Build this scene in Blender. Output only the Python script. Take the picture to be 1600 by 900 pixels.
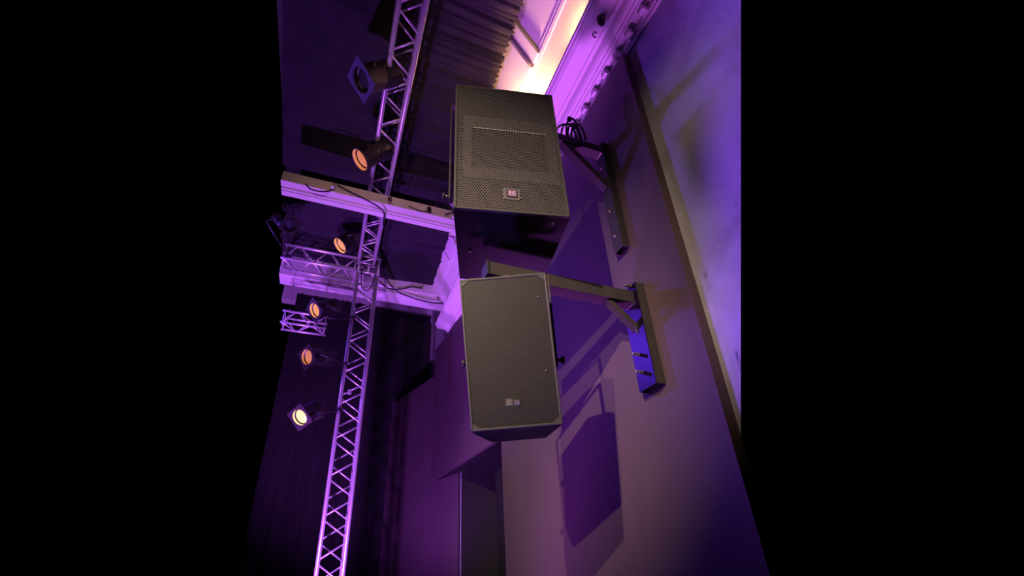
import bpy, bmesh, math, random
from mathutils import Vector, Matrix, Quaternion

for o in list(bpy.data.objects):
    bpy.data.objects.remove(o, do_unlink=True)
scene = bpy.context.scene
COL = scene.collection
H = 1.6                      # eye height above the floor; heights below are given from eye level
random.seed(4)

# ---------------------------------------------------------------- camera
cam_data = bpy.data.cameras.new('camera')
cam = bpy.data.objects.new('camera', cam_data)
COL.objects.link(cam)
RR = ((0.9475923, 0.13696018, 0.28863599), (-0.31920841, 0.44326867, 0.83762693), (-0.01322176, -0.88586387, 0.46375682))
M = Matrix.Identity(4)
for i in range(3):
    M[i][0] = RR[i][0]; M[i][1] = -RR[i][1]; M[i][2] = -RR[i][2]
M[2][3] = H
cam.matrix_world = M
cam_data.sensor_fit = 'HORIZONTAL'; cam_data.sensor_width = 36.0
cam_data.lens = 36.0 * 697.4 / 1600
cam_data.shift_x = (800 - 747.5) / 1600
cam_data.shift_y = (551.9 - 450) / 1600
cam_data.clip_start = 0.02
scene.camera = cam

# ---------------------------------------------------------------- world and lamps
world = bpy.data.worlds.new('world'); scene.world = world
world.use_nodes = True
world.node_tree.nodes['Background'].inputs[0].default_value = (0, 0, 0, 1)
world.node_tree.nodes['Background'].inputs[1].default_value = 0
vs = scene.view_settings
vs.view_transform = 'Standard'; vs.look = 'None'; vs.gamma = 1; vs.use_curve_mapping = False
vs.exposure = 0.0

def lamp(name, kind, loc, power, color, target=None, size=60, blend=.5, radius=.06):
    d = bpy.data.lights.new(name, kind)
    d.energy = power; d.color = color; d.shadow_soft_size = radius
    o = bpy.data.objects.new(name, d); COL.objects.link(o)
    o.location = (loc[0], loc[1], loc[2] + H)
    if kind == 'SPOT':
        d.spot_size = math.radians(size); d.spot_blend = blend
        v = Vector(target) - Vector(loc)
        o.rotation_euler = v.to_track_quat('-Z', 'Y').to_euler()
    return o
# warm house lamps behind and left of the photographer
WARM = (1.0, .74, .55)
lamp('house_lamp_warm', 'SPOT', (-3.6, -2.5, 3.5), 2900, WARM, (1.8, 3.35, 1.25), 26.5, 1.0, .035)
lamp('house_lamp_ceiling', 'SPOT', (-1.6, -2.2, .6), 420, (1.0, .55, .42), (.3, 4.1, 4.25), 24, 1.0, .10)
lamp('house_lamp_warm_second', 'SPOT', (-3.8, -2.4, 2.3), 1500, WARM, (1.8, 3.1, 1.0), 21, 1.0, .035)
lamp('house_lamp_warm_third', 'SPOT', (-3.0, -1.6, 3.6), 210, WARM, (1.87, 1.45, 2.7), 13, 1.0, .25)
# purple stage washers on the floor
PURPLE = (.47, .11, 1.0)
lamp('stage_washer_beams', 'SPOT', (-1.7, 5.2, -1.3), 1150, PURPLE, (.0, 4.4, 4.5), 62, .5, .10)
lamp('stage_washer_back', 'SPOT', (-.6, 3.6, -1.3), 1500, PURPLE, (.9, 7.2, 3.2), 74, .7, .10)
lamp('stage_washer_cornice', 'SPOT', (1.40, 4.2, -1.3), 1350, (.66, .12, 1.0), (1.6, 1.45, 4.05), 31, .8, .40)
lamp('stage_washer_wall', 'SPOT', (-1.1, 2.8, -1.4), 1200, (.30, .11, 1.0), (1.868, .55, 1.95), 36, .7, .40)
# blue stage lamp on the far truss
lamp('stage_lamp_blue', 'SPOT', (-2.45, 6.7, 4.35), 620, (.20, .055, 1.0), (1.8, 1.9, 1.0), 68, .8, .18)

# ---------------------------------------------------------------- helpers
class MB:
    def __init__(s): s.bm = bmesh.new()
    def box(s, c, size, rot=None, bevel=0):
        r = bmesh.ops.create_cube(s.bm, size=1.0)
        vv = r['verts']
        for v in vv: v.co = Vector((v.co.x*size[0], v.co.y*size[1], v.co.z*size[2]))
        if bevel:
            ee = list({e for v in vv for e in v.link_edges})
            res = bmesh.ops.bevel(s.bm, geom=ee, offset=bevel, segments=2, profile=.6, affect='EDGES')
            vv = list({v for f in res['faces'] for v in f.verts} | {v for v in vv if v.is_valid})
        for v in vv:
            p = v.co
            if rot is not None: p = rot @ p
            v.co = p + Vector(c)
        return s
    def bb(s, x0, x1, y0, y1, z0, z1, bevel=0):
        return s.box(((x0+x1)/2, (y0+y1)/2, (z0+z1)/2), (x1-x0, y1-y0, z1-z0), None, bevel)
    def tube(s, p0, p1, r, n=10, r1=None, cap=True):
        p0, p1 = Vector(p0), Vector(p1); d = p1 - p0; L = d.length
        q = d.to_track_quat('Z', 'Y')
        ra, rb = [], []
        for i in range(n):
            a = 2*math.pi*i/n; c = Vector((math.cos(a), math.sin(a), 0))
            ra.append(s.bm.verts.new(p0 + q @ (c*r))); rb.append(s.bm.verts.new(p1 + q @ (c*(r if r1 is None else r1))))
        for i in range(n):
            j = (i+1) % n
            f = s.bm.faces.new((ra[i], ra[j], rb[j], rb[i])); f.smooth = True
        if cap:
            s.bm.faces.new(ra[::-1]); s.bm.faces.new(rb)
        return s
    def sweep(s, pts, r, n=7):
        pts = [Vector(p) for p in pts]; rings = []
        for k, p in enumerate(pts):
            t = (pts[min(k+1, len(pts)-1)] - pts[max(k-1, 0)]).normalized()
            up = Vector((0, 0, 1)) if abs(t.z) < .9 else Vector((1, 0, 0))
            a = t.cross(up).normalized(); b = t.cross(a)
            rings.append([s.bm.verts.new(p + a*(r*math.cos(2*math.pi*i/n)) + b*(r*math.sin(2*math.pi*i/n))) for i in range(n)])
        for A, B in zip(rings, rings[1:]):
            for i in range(n):
                f = s.bm.faces.new((A[i], A[(i+1) % n], B[(i+1) % n], B[i])); f.smooth = True
        s.bm.faces.new(rings[0][::-1]); s.bm.faces.new(rings[-1])
        return s
    def lathe(s, prof, n=24, axis=None, origin=(0, 0, 0), loop=False):
        # prof: list of (radius, height) about local z
        q = Vector(axis).to_track_quat('Z', 'Y') if axis is not None else Quaternion()
        o = Vector(origin); rings = []
        for r, h in prof:
            rings.append([s.bm.verts.new(o + q @ Vector((r*math.cos(2*math.pi*i/n), r*math.sin(2*math.pi*i/n), h))) for i in range(n)])
        for A, B in zip(rings, rings[1:]):
            for i in range(n):
                f = s.bm.faces.new((A[i], A[(i+1) % n], B[(i+1) % n], B[i])); f.smooth = True
        if loop:
            A, B = rings[-1], rings[0]
            for i in range(n): s.bm.faces.new((A[i], A[(i+1) % n], B[(i+1) % n], B[i]))
        else:
            s.bm.faces.new(rings[0][::-1]); s.bm.faces.new(rings[-1])
        return s
    def prism(s, a, b):
        # two matching outlines a, b joined by side faces
        A = [s.bm.verts.new(p) for p in a]; B = [s.bm.verts.new(p) for p in b]; n = len(A)
        for i in range(n): s.bm.faces.new((A[i], A[(i+1) % n], B[(i+1) % n], B[i]))
        s.bm.faces.new(A[::-1]); s.bm.faces.new(B)
        return s
    def extrude_y(s, prof, y0, y1):
        # outline in (x, z) drawn along y
        return s.prism([(x, y0, z) for x, z in prof], [(x, y1, z) for x, z in prof])
    def grid(s, fn, nu, nv, smooth=True):
        V = [[s.bm.verts.new(fn(i/nu, j/nv)) for j in range(nv+1)] for i in range(nu+1)]
        for i in range(nu):
            for j in range(nv):
                f = s.bm.faces.new((V[i][j], V[i+1][j], V[i+1][j+1], V[i][j+1])); f.smooth = smooth
        return s
    def mesh(s, name, mat):
        bmesh.ops.recalc_face_normals(s.bm, faces=s.bm.faces[:])
        me = bpy.data.meshes.new(name); s.bm.to_mesh(me); s.bm.free()
        me.materials.append(mat); return me
    def build(s, name, mat, parent=None, off=(0, 0, 0)):
        o = bpy.data.objects.new(name, s.mesh(name, mat)); COL.objects.link(o)
        o.location = off
        if parent is not None: o.parent = parent
        return o

def link(name, me, parent=None, loc=(0, 0, 0), rot=None):
    o = bpy.data.objects.new(name, me); COL.objects.link(o); o.location = loc
    if rot is not None: o.rotation_mode = 'QUATERNION'; o.rotation_quaternion = rot
    if parent is not None: o.parent = parent
    return o
def tag(o, label, cat, group=None):
    o['label'] = label; o['category'] = cat
    if group: o['group'] = group
    return o
def thing(name, label, cat, loc=(0, 0, 0), group=None):
    o = bpy.data.objects.new(name, None); COL.objects.link(o); o.location = loc
    o.empty_display_size = .1
    return tag(o, label, cat, group)
def struct(o, label=None):
    o['kind'] = 'structure'
    if label: o['label'] = label
    return o
LIFT = (0, 0, H)

# ---------------------------------------------------------------- materials
def mat(name, color, rough=.5, metal=0, bump=0, bscale=40, var=0, vscale=4, spec=.5, sheen=0):
    m = bpy.data.materials.new(name); m.use_nodes = True
    nt = m.node_tree; b = nt.nodes['Principled BSDF']
    b.inputs['Base Color'].default_value = (*color, 1); b.inputs['Roughness'].default_value = rough
    b.inputs['Metallic'].default_value = metal; b.inputs['Specular IOR Level'].default_value = spec
    if sheen: b.inputs['Sheen Weight'].default_value = sheen
    tc = nt.nodes.new('ShaderNodeTexCoord')
    if var:
        n = nt.nodes.new('ShaderNodeTexNoise'); n.inputs['Scale'].default_value = vscale; n.inputs['Detail'].default_value = 6
        nt.links.new(tc.outputs['Object'], n.inputs['Vector'])
        r = nt.nodes.new('ShaderNodeValToRGB')
        r.color_ramp.elements[0].position = .3; r.color_ramp.elements[1].position = .72
        r.color_ramp.elements[0].color = (*[c*(1-var) for c in color], 1)
        r.color_ramp.elements[1].color = (*[min(1, c*(1+var)) for c in color], 1)
        nt.links.new(n.outputs['Fac'], r.inputs[0]); nt.links.new(r.outputs[0], b.inputs['Base Color'])
    if bump:
        n2 = nt.nodes.new('ShaderNodeTexNoise'); n2.inputs['Scale'].default_value = bscale; n2.inputs['Detail'].default_value = 5
        nt.links.new(tc.outputs['Object'], n2.inputs['Vector'])
        bp = nt.nodes.new('ShaderNodeBump'); bp.inputs['Strength'].default_value = bump; bp.inputs['Distance'].default_value = .01
        nt.links.new(n2.outputs['Fac'], bp.inputs['Height']); nt.links.new(bp.outputs[0], b.inputs['Normal'])
    return m
M_panel = mat('panel_paint', (.085, .052, .066), .62, 0, .06, 60, .10, 1.6)
M_edge = mat('lit_edge_and_hook_brown', (.11, .065, .07), .6, 0, .05, 60, .1, 3)  # panel colour lightened for warm light on the near edge; also brown hooks
M_white = mat('white_stucco', (.78, .76, .74), .7, 0, .08, 30, .05, 3)
M_dark = mat('black_paint', (.011, .010, .011), .6)
M_steel = mat('bracket_steel', (.04, .034, .036), .5, .0, .04, 120, .1, 8, .2)
M_gloss = mat('plate_blue_reflection', (.022, .012, .05), .36, .8)  # black metal plate; the blue it reflects is put into the base colour
M_bolt = mat('bolt_steel', (.16, .14, .12), .4, .7)
M_cab = mat('cabinet_black', (.008, .007, .008), .55, 0, .12, 220, 0, 4, .2)
M_frame = mat('grille_frame', (.055, .05, .053), .55, .2)
M_grille = mat('grille_grey', (.10, .09, .10), .55, .1)
M_baffle = mat('baffle_black', (.006, .006, .006), .7)
M_horn = mat('horn_grey', (.13, .125, .135), .5)
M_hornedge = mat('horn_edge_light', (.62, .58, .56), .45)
M_hornlow = mat('horn_dark_grey', (.12, .105, .11), .6)
M_alu = mat('aluminium', (.74, .72, .74), .38, .55)
M_drape = mat('drape_black', (.017, .013, .023), .85, 0, .1, 90, .3, 5, .3, .08)
M_curtain = mat('curtain_black', (.024, .018, .025), .9, 0, .1, 120, .2, 3, .2, .06)
M_floor = mat('floor_wood', (.12, .08, .05), .5, 0, .1, 20, .3, 2)
M_cable = mat('cable_black', (.02, .018, .02), .5)
M_cablew = mat('cable_white', (.7, .68, .7), .5)
M_can = mat('lamp_housing_black', (.028, .022, .024), .45, .3)
M_badge = mat('badge_silver', (.40, .22, .44), .35, .5)
M_badge2 = mat('badge_grey', (.10, .09, .088), .45, .3)
M_mark = mat('badge_print', (.12, .10, .13), .5)
M_sheet = mat('hem_cloth', (.42, .36, .40), .8)

def emit(name, color, strength, base=(.1, .05, .03)):
    m = mat(name, base, .25); b = m.node_tree.nodes['Principled BSDF']
    b.inputs['Emission Color'].default_value = (*color, 1); b.inputs['Emission Strength'].default_value = strength
    return m
M_lens = emit('lens_glow', (1, .30, .13), .62)
M_lens_mid = emit('lens_glow_mid', (1, .38, .16), .85)
M_lens_hot = emit('lens_glow_hot', (1, .60, .30), 1.5)
M_lens_off = mat('lens_unlit', (.03, .03, .05), .1)
M_flood = emit('flood_glow', (1, .75, .45), 6)

# rough old plaster with scuffs and chips
M_plaster = mat('old_plaster', (.52, .50, .54), .8)
def plaster():
    nt = M_plaster.node_tree; b = nt.nodes['Principled BSDF']; L = nt.links
    tc = [n for n in nt.nodes if n.type == 'TEX_COORD'][0]
    n1 = nt.nodes.new('ShaderNodeTexNoise'); n1.inputs['Scale'].default_value = 2.2; n1.inputs['Detail'].default_value = 8; n1.inputs['Distortion'].default_value = .6
    n2 = nt.nodes.new('ShaderNodeTexNoise'); n2.inputs['Scale'].default_value = 26; n2.inputs['Detail'].default_value = 4
    mp = nt.nodes.new('ShaderNodeMapping'); mp.inputs['Scale'].default_value = (1, 2.2, .6); mp.inputs['Rotation'].default_value = (.7, 0, 0)
    n3 = nt.nodes.new('ShaderNodeTexNoise'); n3.inputs['Scale'].default_value = 7; n3.inputs['Detail'].default_value = 9; n3.inputs['Roughness'].default_value = .65
    for n in (n1, n2): L.new(tc.outputs['Object'], n.inputs['Vector'])
    L.new(tc.outputs['Object'], mp.inputs['Vector']); L.new(mp.outputs[0], n3.inputs['Vector'])
    r1 = nt.nodes.new('ShaderNodeValToRGB'); e = r1.color_ramp.elements
    e[0].position = .32; e[0].color = (.40, .38, .42, 1); e[1].position = .68; e[1].color = (.60, .58, .62, 1)
    L.new(n1.outputs['Fac'], r1.inputs[0])
    r3 = nt.nodes.new('ShaderNodeValToRGB'); e = r3.color_ramp.elements
    e[0].position = .29; e[0].color = (.35, .33, .36, 1); e[1].position = .36; e[1].color = (1, 1, 1, 1)
    L.new(n3.outputs['Fac'], r3.inputs[0])
    mx = nt.nodes.new('ShaderNodeMixRGB'); mx.blend_type = 'MULTIPLY'; mx.inputs[0].default_value = 1
    L.new(r1.outputs[0], mx.inputs[1]); L.new(r3.outputs[0], mx.inputs[2]); L.new(mx.outputs[0], b.inputs['Base Color'])
    ad = nt.nodes.new('ShaderNodeMath'); ad.operation = 'MULTIPLY_ADD'; ad.inputs[1].default_value = .3
    L.new(n2.outputs['Fac'], ad.inputs[0]); L.new(n3.outputs['Fac'], ad.inputs[2])
    bp = nt.nodes.new('ShaderNodeBump'); bp.inputs['Strength'].default_value = .55; bp.inputs['Distance'].default_value = .02
    L.new(ad.outputs[0], bp.inputs['Height']); L.new(bp.outputs[0], b.inputs['Normal'])
plaster()

# fine perforated sheet (holes are real see-through openings of the sheet)
M_perf = mat('perforated_sheet', (.023, .019, .021), .55, .1)
def perf():
    nt = M_perf.node_tree; L = nt.links; b = nt.nodes['Principled BSDF']; out = nt.nodes['Material Output']
    tc = [n for n in nt.nodes if n.type == 'TEX_COORD'][0]
    sep = nt.nodes.new('ShaderNodeSeparateXYZ'); L.new(tc.outputs['Object'], sep.inputs[0])
    def m(op, a, bb):
        n = nt.nodes.new('ShaderNodeMath'); n.operation = op
        for i, v in enumerate((a, bb)):
            if v is None: continue
            if isinstance(v, (int, float)): n.inputs[i].default_value = v
            else: L.new(v, n.inputs[i])
        return n.outputs[0]
    k = 2*math.pi/.0088
    x = m('MULTIPLY', sep.outputs['X'], k); z = m('MULTIPLY', sep.outputs['Z'], k*.58)
    c = m('MULTIPLY', m('COSINE', x, None), m('COSINE', z, None))
    s = m('MULTIPLY', m('SINE', x, None), m('SINE', z, None))
    hole = m('GREATER_THAN', m('ABSOLUTE', m('ADD', c, m('MULTIPLY', s, 0.0)), None), .55)
    tr = nt.nodes.new('ShaderNodeBsdfTransparent'); mix = nt.nodes.new('ShaderNodeMixShader')
    L.new(hole, mix.inputs[0]); L.new(b.outputs[0], mix.inputs[1]); L.new(tr.outputs[0], mix.inputs[2]); L.new(mix.outputs[0], out.inputs['Surface'])
perf()

# ================================================================ THE SETTING
WX = 1.868      # plaster wall plane
PX = 1.80       # face of the dark wall panel
mb = MB(); mb.bb(-3.2, 2.8, -.2, 9.2, -.05, 0)
struct(mb.build('floor', M_floor))

# right wall: plaster, with a doorway cut below the header (the near end of the modelled wall is raked)
mb = MB()
def slab(pts, near=0):
    mb.prism([(WX, y, z) for y, z in pts], [(WX+.08, y + (.12 if k < near else 0), z) for k, (y, z) in enumerate(pts)])
slab([(.447, 3.81), (1.575, .61), (1.60, .54), (1.60, -1.6), (4.56, -1.6), (4.56, 1.5), (4.56, 3.81)], 4)
slab([(4.56, 1.5), (6.28, 1.5), (6.28, 3.81), (4.56, 3.81)])
slab([(6.28, -1.6), (8.9, -1.6), (8.9, 3.81), (6.28, 3.81)])
slab([(.30, 3.81), (.30, 4.3), (6.6, 4.3), (6.6, 3.81)], 2)
slab([(6.6, 3.81), (6.6, 5.9), (8.9, 5.9), (8.9, 3.81)])
struct(mb.build('wall_right', M_plaster, None, LIFT))
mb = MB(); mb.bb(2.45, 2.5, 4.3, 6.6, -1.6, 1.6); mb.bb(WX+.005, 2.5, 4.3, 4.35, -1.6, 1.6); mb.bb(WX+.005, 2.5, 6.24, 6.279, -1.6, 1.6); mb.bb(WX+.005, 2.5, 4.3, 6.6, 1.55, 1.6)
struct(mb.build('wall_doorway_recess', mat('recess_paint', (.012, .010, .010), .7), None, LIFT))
# door leaf standing open in the recess
mb = MB(); mb.bb(2.12, 2.16, 4.75, 5.55, -1.6, 1.42)
d = struct(mb.build('door_1', M_dark, None, LIFT))
mb = MB(); mb.tube((2.12, 5.47, -.55), (2.06, 5.47, -.55), .012); mb.tube((2.06, 5.47, -.55), (2.06, 5.37, -.55), .011)
mb.build('handle', M_bolt, d)

# back wall above the curtain
mb = MB(); mb.bb(-1.38, WX, 8.72, 8.9, 5.46, 6.0); mb.bb(-1.09, WX, 8.84, 8.9, -1.6, 5.46)
struct(mb.build('wall_back', M_white, None, LIFT))

# ceiling: dark flat field above the drapes and a sloped stucco cove along the wall
mb = MB(); mb.bb(-1.25, .86, 1.5, 6.62, 5.9, 5.98); mb.bb(-1.38, WX, 6.62, 8.9, 5.9, 5.98)
ceil = struct(mb.build('ceiling', M_dark, None, LIFT))
def slope_pt(t, y, h):   # t metres up the slope, h metres proud of it (towards the room)
    k = 1/math.hypot(1, 1.75)
    return (WX - t*k - h*1.75*k, y, 4.1 + t*1.75*k - h*k)
def slope_box(m, t0, t1, y0, y1, h0, h1):
    a = [slope_pt(t, y0, h) for t, h in ((t0, h0), (t1, h0), (t1, h1), (t0, h1))]
    b = [slope_pt(t, y1, h) for t, h in ((t0, h0), (t1, h0), (t1, h1), (t0, h1))]
    m.prism(a, b)
mb = MB(); slope_box(mb, 0, 2.08, .9, 6.62, -.08, 0)
cove = struct(mb.build('ceiling_cove', M_white, None, LIFT))
def cove_part(name, *a):
    m = MB(); slope_box(m, *a); return m.build(name, M_white, cove)
cove_part('lower_rail', 0, .735, .9, 6.62, 0, .012)
cove_part('moulding', .735, .775, .9, 6.62, 0, .022)
cove_part('moulding', .80, .82, .9, 6.62, 0, .012)
cove_part('upper_rail', 1.55, 2.0, .9, 6.62, 0, .02)
cove_part('raised_field', .775, 1.55, 2.385, 3.05, 0, .06)
for y in (1.30, 2.235, 3.15, 3.75, 4.75, 5.2, 5.62, 6.1):
    cove_part('rib', .775, 1.55, y, y+.10, 0, .04)

# cornice with dentils
prof = [(WX, 3.80), (1.845, 3.80), (1.845, 3.815), (1.852, 3.822), (1.852, 3.83), (1.838, 3.838), (1.838, 3.905), (1.772, 3.91), (1.766, 3.925), (1.748, 3.93),
        (1.742, 3.945), (1.722, 3.952), (1.705, 3.97), (1.695, 3.995), (1.69, 4.015), (1.66, 4.02), (1.654, 4.035), (1.53, 4.045), (1.515, 4.06), (1.50, 4.075), (1.495, 4.10), (1.482, 4.105), (1.482, 4.14), (1.52, 4.145), (WX, 4.145)]
mb = MB(); mb.extrude_y(prof, .55, 6.62)
corn = struct(mb.build('trim_1', M_white, None, LIFT))
me = MB().box((0, 0, 0), (.058, .055, .056), None, .004).mesh('dentil', M_white)
y = .62
while y < 6.5:
    link('dentil', me, corn, (1.809, y, 3.872)); y += .168

# tie beam across the room with stepped mouldings on its underside
BL = -.93
mb = MB(); mb.bb(BL, 1.86, 4.08, 4.28, 4.115, 4.262, .004)
b1 = struct(mb.build('trim_2', M_white, None, LIFT))
mb = MB(); mb.bb(BL, 1.86, 4.062, 4.15, 4.098, 4.125, .006); mb.build('moulding', M_white, b1)
mb = MB(); mb.bb(BL, 1.86, 4.172, 4.20, 4.090, 4.117, .006); mb.build('moulding', M_white, b1)
mb = MB(); mb.bb(BL, 1.86, 4.222, 4.295, 4.098, 4.125, .006); mb.build('moulding', M_white, b1)
# second beam in front of the stage
BL2 = -1.17
mb = MB(); mb.bb(BL2, WX, 6.62, 6.92, 4.615, 4.93, .004)
b2 = struct(mb.build('trim_3', M_white, None, LIFT))
mb = MB(); mb.bb(BL2, WX, 6.585, 6.63, 4.715, 4.93, .006); mb.build('fascia', M_white, b2)
mb = MB(); mb.bb(1.62, 1.87, 6.5, 6.62, 4.70, 4.90, .03); mb.build('end_block', M_white, b2)

# ================================================================ DARK PANELS ON THE WALL
pa = thing('wall_panel', 'tall dark brown painted panel on the plaster wall carrying both speaker brackets', 'panel', (PX, 3.0, 0))
mb = MB(); mb.bb(.002, WX-PX, 1.572-3, 4.5-3, 0, 3.79+H); mb.build('panel_face', M_panel, pa)
mb = MB(); mb.bb(.0, WX-PX, 1.568-3, 1.574-3, 0, 3.79+H); mb.build('near_edge', M_edge, pa)
pb = thing('door_header_panel', 'dark purple-lit boxed panel hanging over the dark doorway behind the lower speaker', 'panel', (1.8, 4.5, 1.46+H))
mb = MB(); mb.prism([(0, .003, 0), (-.222, 2.47, 0), (-.187, 2.47, 0), (.035, .003, 0)], [(0, .003, 2.33), (-.222, 2.47, 2.33), (-.187, 2.47, 2.33), (.035, .003, 2.33)])
mb.build('panel_face', M_panel, pb)
sof = [(.036, .003), (-.175, 2.36), (-.165, 2.36), (.035, 1.70), (.062, 1.62), (.064, .003)]
mb = MB(); mb.prism([(x, y, 0) for x, y in sof], [(x, y, .03) for x, y in sof]); mb.build('soffit_board', M_dark, pb)
sof = [(.075, .1), (.075, 1.6), (.35, 1.6), (.35, .1)]
mb = MB(); mb.prism([(x, y, -.005) for x, y in sof], [(x, y, .03) for x, y in sof]); mb.build('reveal_board', M_dark, pb)
pc = thing('stage_wing_panel', 'dark angled wing panel between the doorway and the black stage curtain', 'panel', (1.83, 6.27, 0))
mb = MB(); mb.prism([(0, 0, 0), (-.74, 2.23, 0), (-.70, 2.24, 0), (.03, .02, 0)], [(0, 0, 3.29+H), (-.74, 2.23, 3.29+H), (-.70, 2.24, 3.29+H), (.03, .02, 3.29+H)])
mb.build('panel_face', M_panel, pc)

# ================================================================ SPEAKERS
def frame_obj(o, X, Y, Z, c):
    m = Matrix.Identity(4)
    X = Vector(X).normalized(); Z = Vector(Z); Z = (Z - X*Z.dot(X)).normalized(); Y = Z.cross(X)
    for i in range(3): m[i][0], m[i][1], m[i][2] = X[i], Y[i], Z[i]
    m[0][3], m[1][3], m[2][3] = c[0], c[1], c[2] + H
    o.matrix_world = m

# ---- upper speaker
UW, UH = .647, 1.11
up = thing('loudspeaker', 'large upper loudspeaker with coarse perforated grey grille on wall bracket', 'loudspeaker')
frame_obj(up, (.979, -.203, -.002), None, (.004, .01, 1), (.779, 1.650, 2.364))
a, h = UW/2, UH/2
mb = MB()
DP = .62
mb.prism([(-a, .012, -h), (a, .012, -h), (a, .012, h), (-a, .012, h)], [(-a+.085, DP, -h+.01), (a-.005, DP, -h+.01), (a-.005, DP, h-.05), (-a+.085, DP, h-.05)])
mb.build('cabinet', M_cab, up)
# perforated front sheet: hexagonal openings
pitch = .0161
mb = MB(); bm = mb.bm
rows = int((UH-.03)/(pitch*.866)); cols = int((UW-.026)/pitch)
rowh = (UH-.03)/rows; pitch = (UW-.026)/cols
cache = {}
def vert(x, z, yy=-.004):
    k = (round(x*20000), round(z*20000), yy)
    if k not in cache: cache[k] = bm.verts.new((x, yy, z))
    return cache[k]
R0 = pitch/math.sqrt(3); ky = rowh/(pitch*.8660254)
for r in range(rows):
    zc = -h + .015 + (r+.5)*rowh
    for c in range(cols):
        xc = -a + .013 + (c+.5)*pitch + (pitch/4 if r % 2 else -pitch/4)
        solid = (-.045 < xc < .05 and -.452 < zc < -.372)
        O = [(xc + R0*math.cos(math.pi/6+i*math.pi/3), zc + R0*ky*math.sin(math.pi/6+i*math.pi/3)) for i in range(6)]
        if solid:
            if not (-.028 < xc < .034 and -.442 < zc < -.384):
                bm.faces.new([vert(*p) for p in O])
            continue
        ri = R0*.77
        I = [(xc + ri*math.cos(math.pi/6+i*math.pi/3), zc + ri*ky*math.sin(math.pi/6+i*math.pi/3)) for i in range(6)]
        vo = [vert(*p) for p in O]; vi = [bm.verts.new((p[0], -.004, p[1])) for p in I]; vb = [bm.verts.new((p[0], -.001, p[1])) for p in I]
        for i in range(6):
            j = (i+1) % 6
            bm.faces.new((vo[i], vo[j], vi[j], vi[i])); bm.faces.new((vi[i], vi[j], vb[j], vb[i]))
mb.build('grille', M_grille, up)
mb = MB()
for x0, x1, z0, z1 in ((-a, a, -h, -h+.016), (-a, a, h-.016, h), (-a, -a+.014, -h, h), (a-.014, a, -h, h)):
    mb.bb(x0, x1, -.006, .014, z0, z1, .003)
mb.build('grille_frame', M_frame, up)
mb = MB(); mb.bb(-a+.005, a-.005, .010, .0125, -h+.005, h-.005)
mb.build('baffle', M_baffle, up)
def ring(m, o, i, y0, y1):
    (ox0, ox1, oz0, oz1), (ix0, ix1, iz0, iz1) = o, i
    for q in ((ox0, ox1, oz0, iz0), (ox0, ox1, iz1, oz1), (ox0, ix0, iz0, iz1), (ix1, ox1, iz0, iz1)):
        m.bb(q[0], q[1], y0, y1, q[2], q[3])
mb = MB(); ring(mb, (-.272, .30, -.30, .255), (-.222, .24, -.205, .148), .003, .009)
mb.build('horn_flange', M_horn, up)
mb = MB(); mb.bb(-.222, .24, .0005, .004, .140, .1475); mb.build('horn_lip', M_hornedge, up)
mb = MB(); mb.bb(-.22, .22, .003, .009, .41, .416); mb.build('baffle_seam', M_horn, up)
bd = MB().bb(-.026, .034, -.0065, -.003, -.442, -.383).build('badge_recess', M_baffle, up)
MB().bb(-.0205, .0265, -.0095, -.0065, -.436, -.390, .001).build('badge', M_badge, bd)
mk = MB()
mk.bb(-.013, -.008, -.0105, -.009, -.428, -.398); mk.bb(-.013, .004, -.0105, -.009, -.416, -.411); mk.bb(.006, .019, -.0105, -.009, -.404, -.400); mk.bb(.006, .019, -.0105, -.009, -.416, -.412); mk.bb(.006, .019, -.0105, -.009, -.428, -.424); mk.bb(.006, .010, -.0105, -.009, -.428, -.400)
mk.build('badge_print', mat('badge_print_soft', (.42, .34, .45), .5), bd)
mb = MB(); mb.lathe([(.012, 0), (.012, .006), (.006, .008)], 12, (0, 0, -1), (-.2, .33, -h)); mb.build('foot_screw', M_bolt, up)
mb = MB(); mb.lathe([(.012, 0), (.012, .006), (.006, .008)], 12, (0, 0, -1), (.24, .05, -h+.001)); mb.build('foot_screw', M_bolt, up)

# ---- lower speaker
LW, LH = .446, .774
lo = thing('loudspeaker', 'smaller lower loudspeaker with fine mesh grille, tilted down on a yoke', 'loudspeaker')
frame_obj(lo, (.928, -.368, .056), None, (-.165, -.27, .949), (.790, 1.815, 1.049))
a, h = LW/2, LH/2
mb = MB()
mb.prism([(-a, .010, -h), (a, .010, -h), (a, .010, h), (-a, .010, h)], [(-a+.012, .09, -h-.014), (a-.006, .09, -h-.014), (a-.006, .09, h-.01), (-a+.012, .09, h-.01)])
mb.prism([(-a+.012, .09, -h-.014), (a-.006, .09, -h-.014), (a-.006, .09, h-.01), (-a+.012, .09, h-.01)], [(-.125, .36, -h-.070), (.175, .36, -h-.070), (.175, .36, h-.09), (-.125, .36, h-.09)])
mb.build('cabinet', M_cab, lo)
mb = MB(); mb.bb(-a+.006, a-.006, -.0005, .001, -h+.006, h-.006); mb.build('grille', M_perf, lo)
mb = MB()
for x0, x1, z0, z1 in ((-a, a, -h, -h+.012), (-a, a, h-.012, h), (-a, -a+.011, -h, h), (a-.011, a, -h, h)):
    mb.bb(x0, x1, -.004, .012, z0, z1, .004)
mb.build('grille_frame', M_frame, lo)
for sx in (-1, 1):
    for sz in (-1, 1):
        p = [(sx*(a-.011), sz*(h-.012)), (sx*(a-.046), sz*(h-.012)), (sx*(a-.030), sz*(h-.024)), (sx*(a-.011), sz*(h-.040))]
        MB().prism([(x, -.004, z) for x, z in p], [(x, 0, z) for x, z in p]).build('corner_tab', M_frame, lo)
mb = MB(); mb.bb(-a+.006, a-.006, .010, .0115, -h+.006, h-.006); mb.build('baffle', mat('baffle_lower', (.012, .010, .010), .7), lo)
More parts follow.
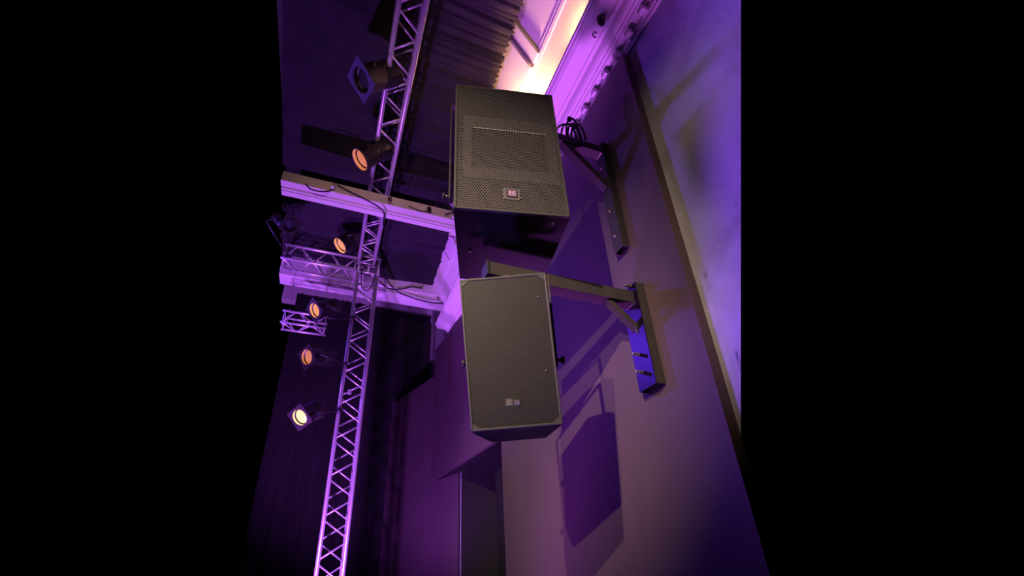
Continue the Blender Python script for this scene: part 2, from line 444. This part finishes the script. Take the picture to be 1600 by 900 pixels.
mb = MB(); mb.bb(-.165, .185, .003, .008, .235, .285); mb.build('horn_lip', M_hornlow, lo)
for x in (-.165, .175): MB().bb(x, x+.01, .003, .008, .285, .36).build('horn_flange', M_hornlow, lo)
mb = MB(); ring(mb, (-.195, .195, -.30, -.152), (-.183, .183, -.292, -.16), .004, .008); mb.build('port_frame', M_hornlow, lo)
mb = MB(); mb.lathe([(.006, 0), (.006, .003), (.003, .005)], 10, (0, -1, 0), (.172, -.0005, -.12)); mb.build('screw', M_bolt, lo)
mb = MB(); mb.lathe([(.006, 0), (.006, .003), (.003, .005)], 10, (0, -1, 0), (.172, -.0005, .26)); mb.build('screw', M_bolt, lo)
bz = MB().bb(-.046, .030, -.003, -.0005, -.285, -.232); 
bz.bb(-.033, .018, -.003, -.0005, -.232, -.222); bz.bb(-.033, .018, -.003, -.0005, -.295, -.285)
bd = bz.build('badge_recess', M_baffle, lo)
MB().bb(-.0425, -.008, -.0065, -.003, -.279, -.243, .001).build('badge', M_badge2, bd)
mk = MB(); mk.bb(-.034, -.017, -.0075, -.006, -.256, -.253); mk.bb(-.034, -.017, -.0075, -.006, -.270, -.267); mk.bb(-.034, -.031, -.0075, -.006, -.270, -.253)
mk.build('badge_print', mat('badge_print_grey', (.22, .2, .195), .5), bd)
MB().bb(-.003, .0265, -.0065, -.003, -.277, -.252, .001).build('text_plate', mat('badge_violet_grey', (.085, .075, .11), .4), bd)
mk = MB(); mk.bb(-.001, .0245, -.0075, -.006, -.2665, -.2615); mk.build('text_line', M_mark, bd)
mb = MB(); mb.lathe([(.055, 0), (.055, .004), (.03, .004), (.026, .001)], 24, (0, -.2, -1), (.03, .17, -h-.026)); mb.build('pole_socket', M_baffle, lo)

# ================================================================ WALL BRACKETS
BYU, BYL = 1.99, 1.975
# ---- upper bracket
br = thing('wall_bracket', 'upper dark steel wall bracket with diagonal brace holding the large loudspeaker', 'bracket', (PX, BYU, 2.085+H))
def bl(name, mb_, m, par): return mb_.build(name, m, par)
# mounting tube (open at its lower end)
mb = MB(); x0, x1, y0, y1, z0, z1 = -.062, 0, -.05, .05, 0, 1.075
t = .006
mb.bb(x0, x0+t, y0, y1, z0, z1, .001); mb.bb(x1-t, x1, y0, y1, z0, z1, .001); mb.bb(x0+t, x1-t, y0, y0+t, z0, z1, .001); mb.bb(x0+t, x1-t, y1-t, y1, z0, z1, .001)
mb.bb(x0+t, x1-t, y0+t, y1-t, .06, .07)
mb.build('mounting_tube', M_steel, br)
mb = MB(); mb.bb(-1.06, -.062, -.038, .038, .965, 1.04, .004); mb.build('arm', M_steel, br)
mb = MB(); mb.bb(-.068, -.06, -.036, .038, .96, 1.045, .002); mb.build('weld_seam', M_bolt, br)
def bar(m, p0, p1, w, th, bev=.003):
    p0, p1 = Vector(p0), Vector(p1); d = p1-p0
    m.box((p0+p1)/2, (w, th, d.length), Matrix((Vector((d.z, 0, -d.x)).normalized(), Vector((0, 1, 0)), d.normalized())).transposed(), bev)
mb = MB(); bar(mb, (-.055, 0, .60), (-.40, 0, .985), .055, .06); mb.build('brace', M_steel, br)
for z in (.12, .36, .82):
    mb = MB(); mb.lathe([(.012, 0), (.012, .01), (.006, .012), (.006, .022)], 8, (-1, 0, 0), (-.062, 0, z)); mb.build('bolt', M_bolt, br)
# yoke around the cabinet
ux = Vector((.979, -.203, 0)); uy = Vector((.203, .979, 0)); uc = Vector((.779, 1.650, 2.364))
def yoke(par, base, c, X, Y, yl, half, ztop, zbot, wid, mats):
    # base = parent's world position; coordinates become local to it
    rot = Matrix((X, Y, Vector((0, 0, 1)))).transposed()
    o = Vector((c[0], c[1], 0)) + Y*yl - Vector(base)
    mb = MB(); mb.box(o + Vector((0, 0, ztop)), (2*half+.012, wid, .01), rot, .002); mb.build('yoke_bridge', mats, par)
    for s in (-1, 1):
        mb = MB(); mb.box(o + X*(s*half) + Vector((0, 0, (ztop+zbot)/2)), (.010, wid, ztop-zbot), rot, .002); mb.build('yoke_side', mats, par)
        q = o + X*(s*(half+.005)) + Vector((0, 0, zbot+.035))
        mb = MB(); mb.tube(q, q + X*(s*.022), .009, 10); mb.build('clamp_bolt', M_bolt, par)
        mb = MB(); mb.lathe([(.016, 0), (.022, .004), (.022, .012), (.014, .016)], 10, X*s, q + X*(s*.022)); mb.build('clamp_knob', M_can, par)
yoke(br, (PX, BYU, 2.085), uc, ux, uy, .24, .338, 3.04, 2.12, .045, M_steel)

# coiled cable on the upper arm
coil = thing('cable_coil', 'bundle of looped black cable resting on top of the upper bracket arm', 'cable', (1.49, 1.99, 3.128+H))
for k, (dx, w, hh, ty) in enumerate(((-.02, .10, .20, .0), (.0, .075, .24, .02), (.02, .06, .27, -.015), (.04, .05, .25, .01), (.06, .06, .21, -.02))):
    pts = []
    for i in range(15):
        t = math.pi*i/14
        pts.append((dx - w*math.cos(t)*(.7 if k else 1), ty + .03*math.cos(t), hh*math.sin(t)**.8))
    MB().sweep(pts, .0085).build('cable_loop', M_cable, coil)
MB().lathe([(.016, 0), (.02, .01), (.02, .03), (.014, .04)], 8, (0, 0, 1), (.02, 0, .262)).build('tie', M_cable, coil)

# ---- lower bracket
bl_ = thing('wall_bracket', 'lower steel wall bracket with bolted blue-lit plate holding the smaller loudspeaker', 'bracket', (PX, BYL, 1.025+H))
mb = MB(); mb.bb(-.062, 0, -.08, -.075, 0, .715, .001); mb.bb(-.062, 0, .07, .075, 0, .715, .001); mb.bb(-.006, 0, -.075, .07, 0, .715); mb.bb(-.05, -.006, -.075, .07, .03, .036)
mb.build('mounting_channel', M_steel, bl_)
mb = MB(); mb.bb(-.068, -.062, -.078, .075, 0, .715, .0015); mb.build('front_plate', M_gloss, bl_)
mb = MB(); mb.bb(-1.06, -.068, -.045, .045, .575, .665, .004); mb.build('arm', M_steel, bl_)
mb = MB(); mb.bb(-1.075, -1.06, -.05, .05, .57, .67, .003); mb.build('arm_end_cap', M_dark, bl_)
mb = MB(); mb.bb(-.076, -.066, -.044, .046, .57, .67, .002); mb.build('weld_seam', M_bolt, bl_)
mb = MB(); bar(mb, (-.06, 0, .40), (-.27, 0, .60), .035, .05); mb.build('brace', M_steel, bl_)
mb = MB(); mb.box((-.072, -.012, .40), (.012, .01, .06), None, .002); mb.build('weld_seam', M_bolt, bl_)
for y, z in ((.03, .69), (-.045, .70), (.01, .225), (.01, .105)):
    b_ = MB().tube((-.068, y, z), (-.125, y, z), .006, 8).build('bolt', M_bolt, bl_)
    for q in (-.076, -.094, -.114):
        MB().lathe([(.012, -.005), (.012, .005)], 6, (1, 0, 0), (q, y, z)).build('nut', M_bolt, b_)
lx = Vector((.928, -.368, 0)).normalized(); ly = Vector((.368, .928, 0)).normalized()
yoke(bl_, (PX, BYL, 1.025), (.790+.0186, 1.815-.0074, 0), lx, ly, .145, .228, 1.592, 1.02, .042, M_steel)
mb = MB(); mb.lathe([(.045, 0), (.045, .012), (.02, .014), (.02, .02)], 16, (0, 0, -1), (.862-PX, 1.945-BYL, .575)); mb.build('swivel', M_steel, bl_)

# ================================================================ TRUSSES
def truss(name, label, p0, p1, U, Vv, w, v, pitch, r=.025, rb=.011, ends=True, faces=(0, 1, 2, 3), phase=0):
    """box truss: p0 is the outer low corner line; U, Vv unit vectors across; w, v outer sizes"""
    p0, p1, U, Vv = map(Vector, (p0, p1, U, Vv))
    o = thing(name, label, 'truss', p0 + Vector((0, 0, H)))
    d = (p1-p0); L = d.length; d.normalize()
    c = [U*r + Vv*r, U*(w-r) + Vv*r, U*(w-r) + Vv*(v-r), U*r + Vv*(v-r)]
    me = MB().tube((0, 0, 0), d*L, r, 14).mesh('chord', M_alu)
    for q in c: link('chord', me, o, q)
    n = max(2, int(round(L/pitch))); st = L/n
    cache = {}
    for f in faces:
        A, B = c[f], c[(f+1) % 4]; side = (B-A); key = round(side.length, 4), f % 2
        for k in range(n):
            up_ = (k + f + phase) % 2
            a_ = (A if up_ == 0 else B) + d*(k*st + .02); b_ = (B if up_ == 0 else A) + d*((k+1)*st - .02)
            MBm = cache.get((f, up_))
            if MBm is None:
                MBm = MB().tube((0, 0, 0), b_-a_, rb, 7).mesh('brace', M_alu); cache[(f, up_)] = MBm
            link('brace', MBm, o, a_)
        if ends:
            for e in (.03, L-.03):
                link('end_brace', MB().tube(A + d*e, B + d*e, rb, 7).mesh('end_brace', M_alu), o)
    return o
truss('ceiling_truss', 'aluminium truss running under the black ceiling drape away from the viewer', (.02, 1.3, 4.42), (.02, 5.74, 4.42), (1, 0, 0), (0, 0, 1), .275, .28, .20)
truss('truss_tower', 'upright aluminium truss tower in front of the black stage curtain', (.035, 5.76, -H), (.035, 5.76, 4.70), (1, 0, 0), (0, 1, 0), .335, .335, .235)
truss('cross_truss', 'horizontal aluminium truss joining the tower top from the left', (-1.05, 5.76, 4.30), (.03, 5.76, 4.30), (0, 1, 0), (0, 0, 1), .335, .30, .20)
st = truss('short_truss', 'short low aluminium truss end left of the tower, before the curtain', (-.93, 6.2, 3.47), (-.285, 6.2, 3.47), (0, 1, 0), (0, 0, 1), .25, .235, .22, .017, .009)

for x in (-.85, -.36):
    w_ = MB().tube((x+.93, .125, .22), (x+.93, -.13, .86), .003, 6).build('hanger_wire', M_bolt, st)
# truss couplers and clamps on the tower corner
cp = thing('corner_block', 'aluminium corner block where the tower meets both horizontal trusses', 'truss', (.205, 5.93, 4.32+H))
for z in (0, .30):
    for (a_, b_) in (((-.16, -.16), (.16, -.16)), ((-.16, .16), (.16, .16)), ((-.16, -.16), (-.16, .16)), ((.16, -.16), (.16, .16))):
        MB().tube((*a_, z), (*b_, z), .018, 10).build('corner_tube', M_alu, cp)
for x in (-.15, 0, .15):
    MB().tube((x, -.165, 0), (x, -.165, .3), .012, 8).build('upright_tube', M_alu, cp)

# ================================================================ STAGE LAMPS
def can_meshes():
    R_ = {}
    m = MB(); m.lathe([(.05, -.40), (.085, -.395), (.105, -.36), (.105, -.22), (.098, -.21), (.098, -.20), (.108, -.19), (.112, -.02), (.118, -.018), (.118, .0), (.106, .0), (.104, -.10)], 28)
    R_['housing'] = m.mesh('housing', M_can)
    m = MB(); m.lathe([(.088, -.044), (.074, -.033), (.04, -.025), (.004, -.022)], 28); R_['lens'] = m
    m = MB(); m.lathe([(.1045, -.034), (.1055, .001), (.1010, .001), (.1015, -.034)], 28, loop=True); R_['ring'] = m  # glowing ring stands in for lamp light on the housing's inner wall
    m = MB()
    s, i = .125, .096
    n = 24
    O, I = [], []
    for k in range(n):
        t = 2*math.pi*k/n; c, q = math.cos(t), math.sin(t); g = s/max(abs(c), abs(q))
        O.append((c*g, q*g)); I.append((c*i, q*i))
    bm = m.bm
    lay = {}
    for nm, L_, z in (('o0', O, .004), ('i0', I, .004), ('o1', O, .011), ('i1', I, .011)):
        lay[nm] = [bm.verts.new((*p, z)) for p in L_]
    for k in range(n):
        j = (k+1) % n
        for A, B in (('o0', 'i0'), ('i0', 'i1'), ('i1', 'o1'), ('o1', 'o0')):
            bm.faces.new((lay[A][k], lay[A][j], lay[B][j], lay[B][k]))
    R_['gel_frame'] = m.mesh('gel_frame', M_can)
    R_['pivot'] = MB().tube((-.132, 0, -.12), (.132, 0, -.12), .014, 10).mesh('pivot', M_can)
    m = MB(); m.sweep([(-.06, 0, -.39), (-.065, .03, -.46), (0, .06, -.50), (.06, .05, -.46), (.05, .02, -.40)], .008); R_['rear_cable'] = m.mesh('rear_cable', M_cable)
    m = MB()
    for k in range(5): m.box((0, -.1, -.34+.03*k), (.10, .03, .008))
    R_['cooling_fin'] = m.mesh('cooling_fin', M_can)
    return R_
CAN = can_meshes()
CAN['lens'] = CAN['lens'].mesh('lens', M_lens); CAN['ring'] = CAN['ring'].mesh('lit_wall_ring', M_lens)
def lamp_can(label, pos, axis, lensmat, hang, frame=True, scale=1.0, twist=.6, fmat=None):
    o = thing('stage_lamp', label, 'stage lamp', (0, 0, 0), 'stage lamps on the trusses')
    ax = Vector(axis).normalized()
    q = ax.to_track_quat('Z', 'Y')
    o.location = (pos[0], pos[1], pos[2]+H)
    o.rotation_mode = 'QUATERNION'; o.rotation_quaternion = q; o.scale = (scale,)*3
    for nm in ('housing', 'pivot', 'rear_cable', 'cooling_fin'): link(nm, CAN[nm], o)
    for nm, src in (('lens', 'lens'), ('lit_wall_ring', 'ring')):
        me = CAN[src].copy(); me.materials.clear(); me.materials.append(lensmat); link(nm, me, o)
    if frame:
        me = CAN['gel_frame'].copy(); me.materials.clear(); me.materials.append(fmat or M_can)
        link('gel_frame', me, o, (0, 0, 0), Quaternion((0, 0, 1), twist))
    # yoke and clamp reach to the hang point (world), expressed locally
    inv = q.inverted()
    hp = inv @ (Vector(hang)-Vector(pos)) / scale
    for sx in (-1, 1):
        MB().sweep([(sx*.13, 0, -.12), (sx*.13, hp.y*.5, -.12*.5 + hp.z*.5), (hp.x + sx*.02, hp.y, hp.z)], .010, 6).build('yoke', M_can, o)
    MB().lathe([(.022, -.03), (.036, -.025), (.036, .025), (.022, .03)], 12, (0, 1, 0), hp).build('clamp', M_can, o)
    return o
lamp_can('unlit stage lamp with blue-lit square gel frame, highest on the ceiling truss', (-.182, 2.736, 4.25), (-.691, -.033, -.722), M_lens_off, (.045, 2.75, 4.44), True, 1.15, 1.25, mat('gel_frame_blue_lit', (.075, .065, .17), .4))  # blue stage light on the frame is put into its colour
lamp_can('orange glowing stage lamp on the ceiling truss just above the tie beam', (-.112, 3.607, 4.2), (-.671, .071, -.738), M_lens, (.045, 3.58, 4.44), False, 1.1)
lamp_can('orange glowing stage lamp below the tie beam, near the tower top', (-.251, 5.40, 4.431), (-.643, -.05, -.764), M_lens_mid, (.045, 5.43, 4.68), False, 1.1)
lamp_can('orange glowing stage lamp with gel frame, topmost on the tower side', (-.44, 5.60, 3.40), (-.705, -.406, -.582), M_lens_mid, (.06, 5.76, 3.46), True, 1.05, .35)
lamp_can('orange glowing stage lamp with gel frame, middle of three on the tower', (-.428, 5.60, 2.68), (-.707, -.587, -.395), M_lens, (.06, 5.76, 2.72), True, 1.05, .3)
lamp_can('brightest cream glowing stage lamp, lowest of three on the tower', (-.382, 5.60, 1.861), (-.493, -.624, -.607), M_lens_hot, (.06, 5.76, 2.05), True, 1.05, .4)
lamp_can('dim unlit stage lamp half cut off at the left edge under the tie beam', (-.90, 5.05, 4.33), (.55, -.45, -.70), M_lens_off, (-.95, 5.78, 4.35), True, 1.0, .2)
# floodlight on the cornice ledge that warms the cove
fl = thing('floodlight', 'warm floodlight lying on the cornice ledge, lighting the sloped cove', 'floodlight', (1.56, 2.75, 4.146+H))
MB().lathe([(.04, 0), (.04, .008), (.012, .012), (.012, .09)], 12).build('stand', M_can, fl)
MB().bb(-.06, .06, -.08, .08, .09, .13, .006).build('housing', M_can, fl)
MB().bb(-.05, .05, -.07, .07, .13, .134).build('glass', M_flood, fl)
lamp('floodlight_lamp', 'SPOT', (1.56, 2.75, 4.30), 150, (1.0, .50, .19), (1.80, 2.42, 5.0), 118, .4, .05)

lamp('cove_fill_lamp', 'SPOT', (1.57, 1.75, 4.31), 11, (1.0, .50, .19), (1.60, 1.85, 5.2), 110, .6, .05)  # added bare lamp with no fixture, warms the upper cove

# ================================================================ CLOTH
def drape(name, label, x0, x1, y0, y1, z, n, seed, gather):
    rnd = random.Random(seed)
    ph = [rnd.uniform(0, 6.28) for _ in range(8)]
    wl = [rnd.uniform(.8, 1.25) for _ in range(8)]
    xl = x0
    def fn(u, v):
        Y = y0 + (y1-y0)*v
        xe = x1[0] + (x1[1]-x1[0])*v
        xa = xl - .045*(Y-y0)
        X = xa + (xe-xa)*u
        g = (.18 + .82*max(0, (u-.45)/.55)**1.5)*gather
        yy = Y + .05*math.sin(3*u+ph[0])
        zz = .007*math.sin(yy*44*wl[0]+ph[1]+1.2*u) + .0055*math.sin(yy*83*wl[1]+ph[2]-2.5*u) + .010*math.sin(yy*17*wl[2]+ph[3]+3*u) + .003*math.sin(yy*137*wl[3]+ph[5]+4*u)
        w = .022*math.sin(yy*9*wl[4]+ph[4]+u)
        sag = -.05*math.sin(math.pi*u)*(.5+.5*math.cos(2*math.pi*((Y-y0)/.9)))
        return (X, Y, z + zz*g*2.2 + w*.6 + sag)
    m = MB(); m.grid(fn, 26, n)
    o = thing(name, label, 'drape', (0, 0, H))
    m.build('cloth', M_drape, o)
    # gathered hem turned up along the wall side: a ruffle of small folds
    m = MB()
    def fn2(u, v):
        Y = y0 + (y1-y0)*u
        xe = x1[0] + (x1[1]-x1[0])*u
        wob = .018*math.sin(Y*95+ph[5]) + .012*math.sin(Y*151+ph[6])
        b = fn(1, u)
        return (xe + wob*(v) - .01 + .035*v, Y + .01*math.sin(Y*70)*v, b[2] + .07*v)
    m.grid(fn2, int((y1-y0)*150), 3); m.build('ruffle', M_drape, o)
    return o
drape('ceiling_drape', 'pleated black cloth stretched under the ceiling before the tie beam', -.94, (1.145, 1.20), 1.6, 4.60, 4.9, 420, 1, 1)
drape('ceiling_drape', 'pleated black cloth stretched under the ceiling between the two white beams', -1.085, (1.29, 1.39), 4.75, 6.56, 4.9, 260, 5, .8)
# stage curtain
cu = thing('stage_curtain', 'black pleated stage curtain hanging behind the truss tower', 'curtain', (0, 8.66, 0))
def fnc(u, v):
    X = -1.09 + 2.92*u
    s = math.sin(X*21 + .7*math.sin(X*5)) + .4*math.sin(X*47+1)
    return (X, .045*s*(1.1-.35*v), .02 + (5.52+H)*v)
MB().grid(fnc, 240, 8).build('cloth', M_curtain, cu)
MB().tube((-1.09, 0, 5.54+H), (1.83, 0, 5.54+H), .02).build('track', M_dark, cu)
for k in range(12):
    MB().box((-1.05+k*.255, .03, 5.535+H), (.02, .05, .04)).build('hanger', M_dark, cu)

# ================================================================ SMALL THINGS ON THE BEAMS AND CORNICE
def cable(label, pts, r=.009, m=None):
    V_ = [Vector(p) for p in pts]
    out = []
    for i in range(len(V_)-1):
        p0 = V_[max(i-1, 0)]; p1 = V_[i]; p2 = V_[i+1]; p3 = V_[min(i+2, len(V_)-1)]
        for k in range(6):
            t = k/6
            out.append(.5*((2*p1) + (p2-p0)*t + (2*p0-5*p1+4*p2-p3)*t*t + (3*p1-p0-3*p2+p3)*t**3))
    out.append(V_[-1])
    o = MB().sweep(out, r).build('cable', m or M_cable, None, LIFT)
    return tag(o, label, 'cable')
YB = 4.05
cable('black cable looping from a clip at the left end of the tie beam', [(-.66, YB, 4.11), (-.60, YB-.02, 4.03), (-.48, YB-.02, 4.03), (-.39, YB, 4.10), (-.36, YB, 4.20)])
cable('long black cable slung diagonally across the tie beam toward the tower', [(-.33, YB, 4.21), (-.15, YB-.01, 4.13), (.10, YB-.02, 4.03), (.24, 4.15, 4.05), (.26, 4.35, 4.06), (.3, 4.6, 4.2)])
cable('thin dark cable on the tie beam hanging to a hook right of the ceiling truss', [(.52, YB, 4.14), (.63, YB-.01, 4.10), (.74, YB, 4.12), (.78, YB, 4.17)], .007)
cable('short dark cable on the tie beam next to the upper loudspeaker', [(.98, YB, 4.14), (1.06, YB, 4.20), (1.10, YB, 4.22), (1.12, YB, 4.16)], .007)
cable('thin dark cable trailing along the underside of the tie beam', [(.55, 4.31, 4.08), (.8, 4.31, 4.06), (.95, 4.31, 4.09), (1.15, 4.31, 4.05), (1.4, 4.31, 4.10)], .006)
cable('white cable loop hanging from the tie beam beside the upper loudspeaker', [(1.25, 4.33, 4.12), (1.20, 4.34, 4.02), (1.21, 4.34, 3.93), (1.28, 4.34, 3.88), (1.36, 4.34, 3.90), (1.42, 4.34, 4.0), (1.44, 4.32, 4.10)], .009, M_cablew)
cable('black cable drooping along the stage beam from the tower to the wall', [(.42, 6.2, 4.72), (.72, 6.55, 4.66), (1.0, 6.56, 4.56), (1.4, 6.56, 4.52), (1.75, 6.56, 4.58), (1.86, 6.56, 4.66)], .012)
cable('black cable rising from the tower to a hook on the stage beam', [(.42, 6.2, 4.52), (.6, 6.5, 4.62), (.85, 6.56, 4.70), (1.0, 6.56, 4.78), (1.18, 6.56, 4.79)], .012)
cable('thin black cable dropping straight down beside the curtain edge', [(1.56, 6.95, 4.58), (1.555, 6.96, 4.2), (1.56, 6.99, 3.9), (1.56, 7.03, 3.55), (1.55, 7.05, 3.31)], .010)
cable('black cable curving down the white wall from the stage beam to the panel', [(1.60, 6.95, 4.56), (1.66, 6.9, 4.35), (1.74, 6.8, 4.15), (1.82, 6.7, 4.02), (1.82, 6.6, 3.80)], .011)
cable('thin cable hanging in a loop inside the tower top', [(.10, 5.74, 4.35), (.13, 5.73, 4.05), (.20, 5.72, 3.95), (.28, 5.73, 4.05), (.31, 5.74, 4.3)], .008)
def hook(label, x, y, z, m):
    o = thing('beam_hook', label, 'hook', (x, y, z+H), 'hooks screwed to the white beams')
    MB().box((0, 0, 0), (.05, .02, .05), None, .005).build('plate', m, o)
    MB().sweep([(0, -.01, .0), (0, -.05, .0), (0, -.06, -.02), (0, -.05, -.05), (0, -.03, -.055)], .008).build('hook_rod', M_bolt, o)
    MB().lathe([(.016, 0), (.02, .01), (.02, .035), (.012, .045)], 10, (0, 0, 1), (0, -.045, -.10)).build('socket', m, o)
hook('white hook at the left end of the tie beam holding a black cable', -.37, 4.068, 4.22, M_white)
hook('dark hook on the tie beam right of the ceiling truss', .78, 4.068, 4.19, M_can)
hook('white hook on the tie beam right beside the upper loudspeaker', 1.08, 4.068, 4.19, M_white)
hook('brown patch hook on the tie beam above the ceiling truss crossing', .29, 4.068, 4.20, M_edge)
hook('white hook on the stage beam holding a drooping cable', 1.18, 6.575, 4.80, M_white)
hook('brown hook at the wall end of the stage beam', 1.62, 6.575, 4.78, M_edge)
hook('white hook under the stage beam near the white wall', 1.50, 6.61, 4.66, M_white)
# cable clamp where the truss passes the beam
cl = thing('truss_clamp', 'black clamp gripping the ceiling truss just under the tie beam', 'clamp', (.28, 4.42, 4.40+H))
MB().box((0, 0, 0), (.09, .05, .06), None, .006).build('jaw', M_can, cl)
MB().tube((.03, 0, -.02), (.03, 0, -.10), .007).build('screw', M_bolt, cl)
cl = thing('truss_clamp', 'small silver clamp hanging inside the tower beside the middle lamp', 'clamp', (.16, 5.78, 2.33+H))
MB().box((0, 0, 0), (.05, .03, .07), None, .006).build('jaw', M_alu, cl)
MB().tube((0, 0, .02), (.15, 0, .12), .007).build('screw', M_alu, cl)
# little pendant fitting and hook at the cornice
pe = thing('cornice_lamp', 'small dark rounded lamp hanging at the cornice above the panel', 'lamp', (1.60, 1.50, 4.045+H))
MB().lathe([(.004, -.10), (.022, -.085), (.032, -.05), (.034, 0)], 16).build('shade', mat('lamp_shade_dark', (.05, .035, .04), .35), pe)
pe = thing('cornice_hook', 'tiny hook screwed into the purple cornice soffit', 'hook', (1.60, 1.62, 4.04+H))
MB().sweep([(0, 0, 0), (0, 0, -.03), (.015, 0, -.045), (.025, 0, -.03)], .006).build('hook_rod', M_bolt, pe)
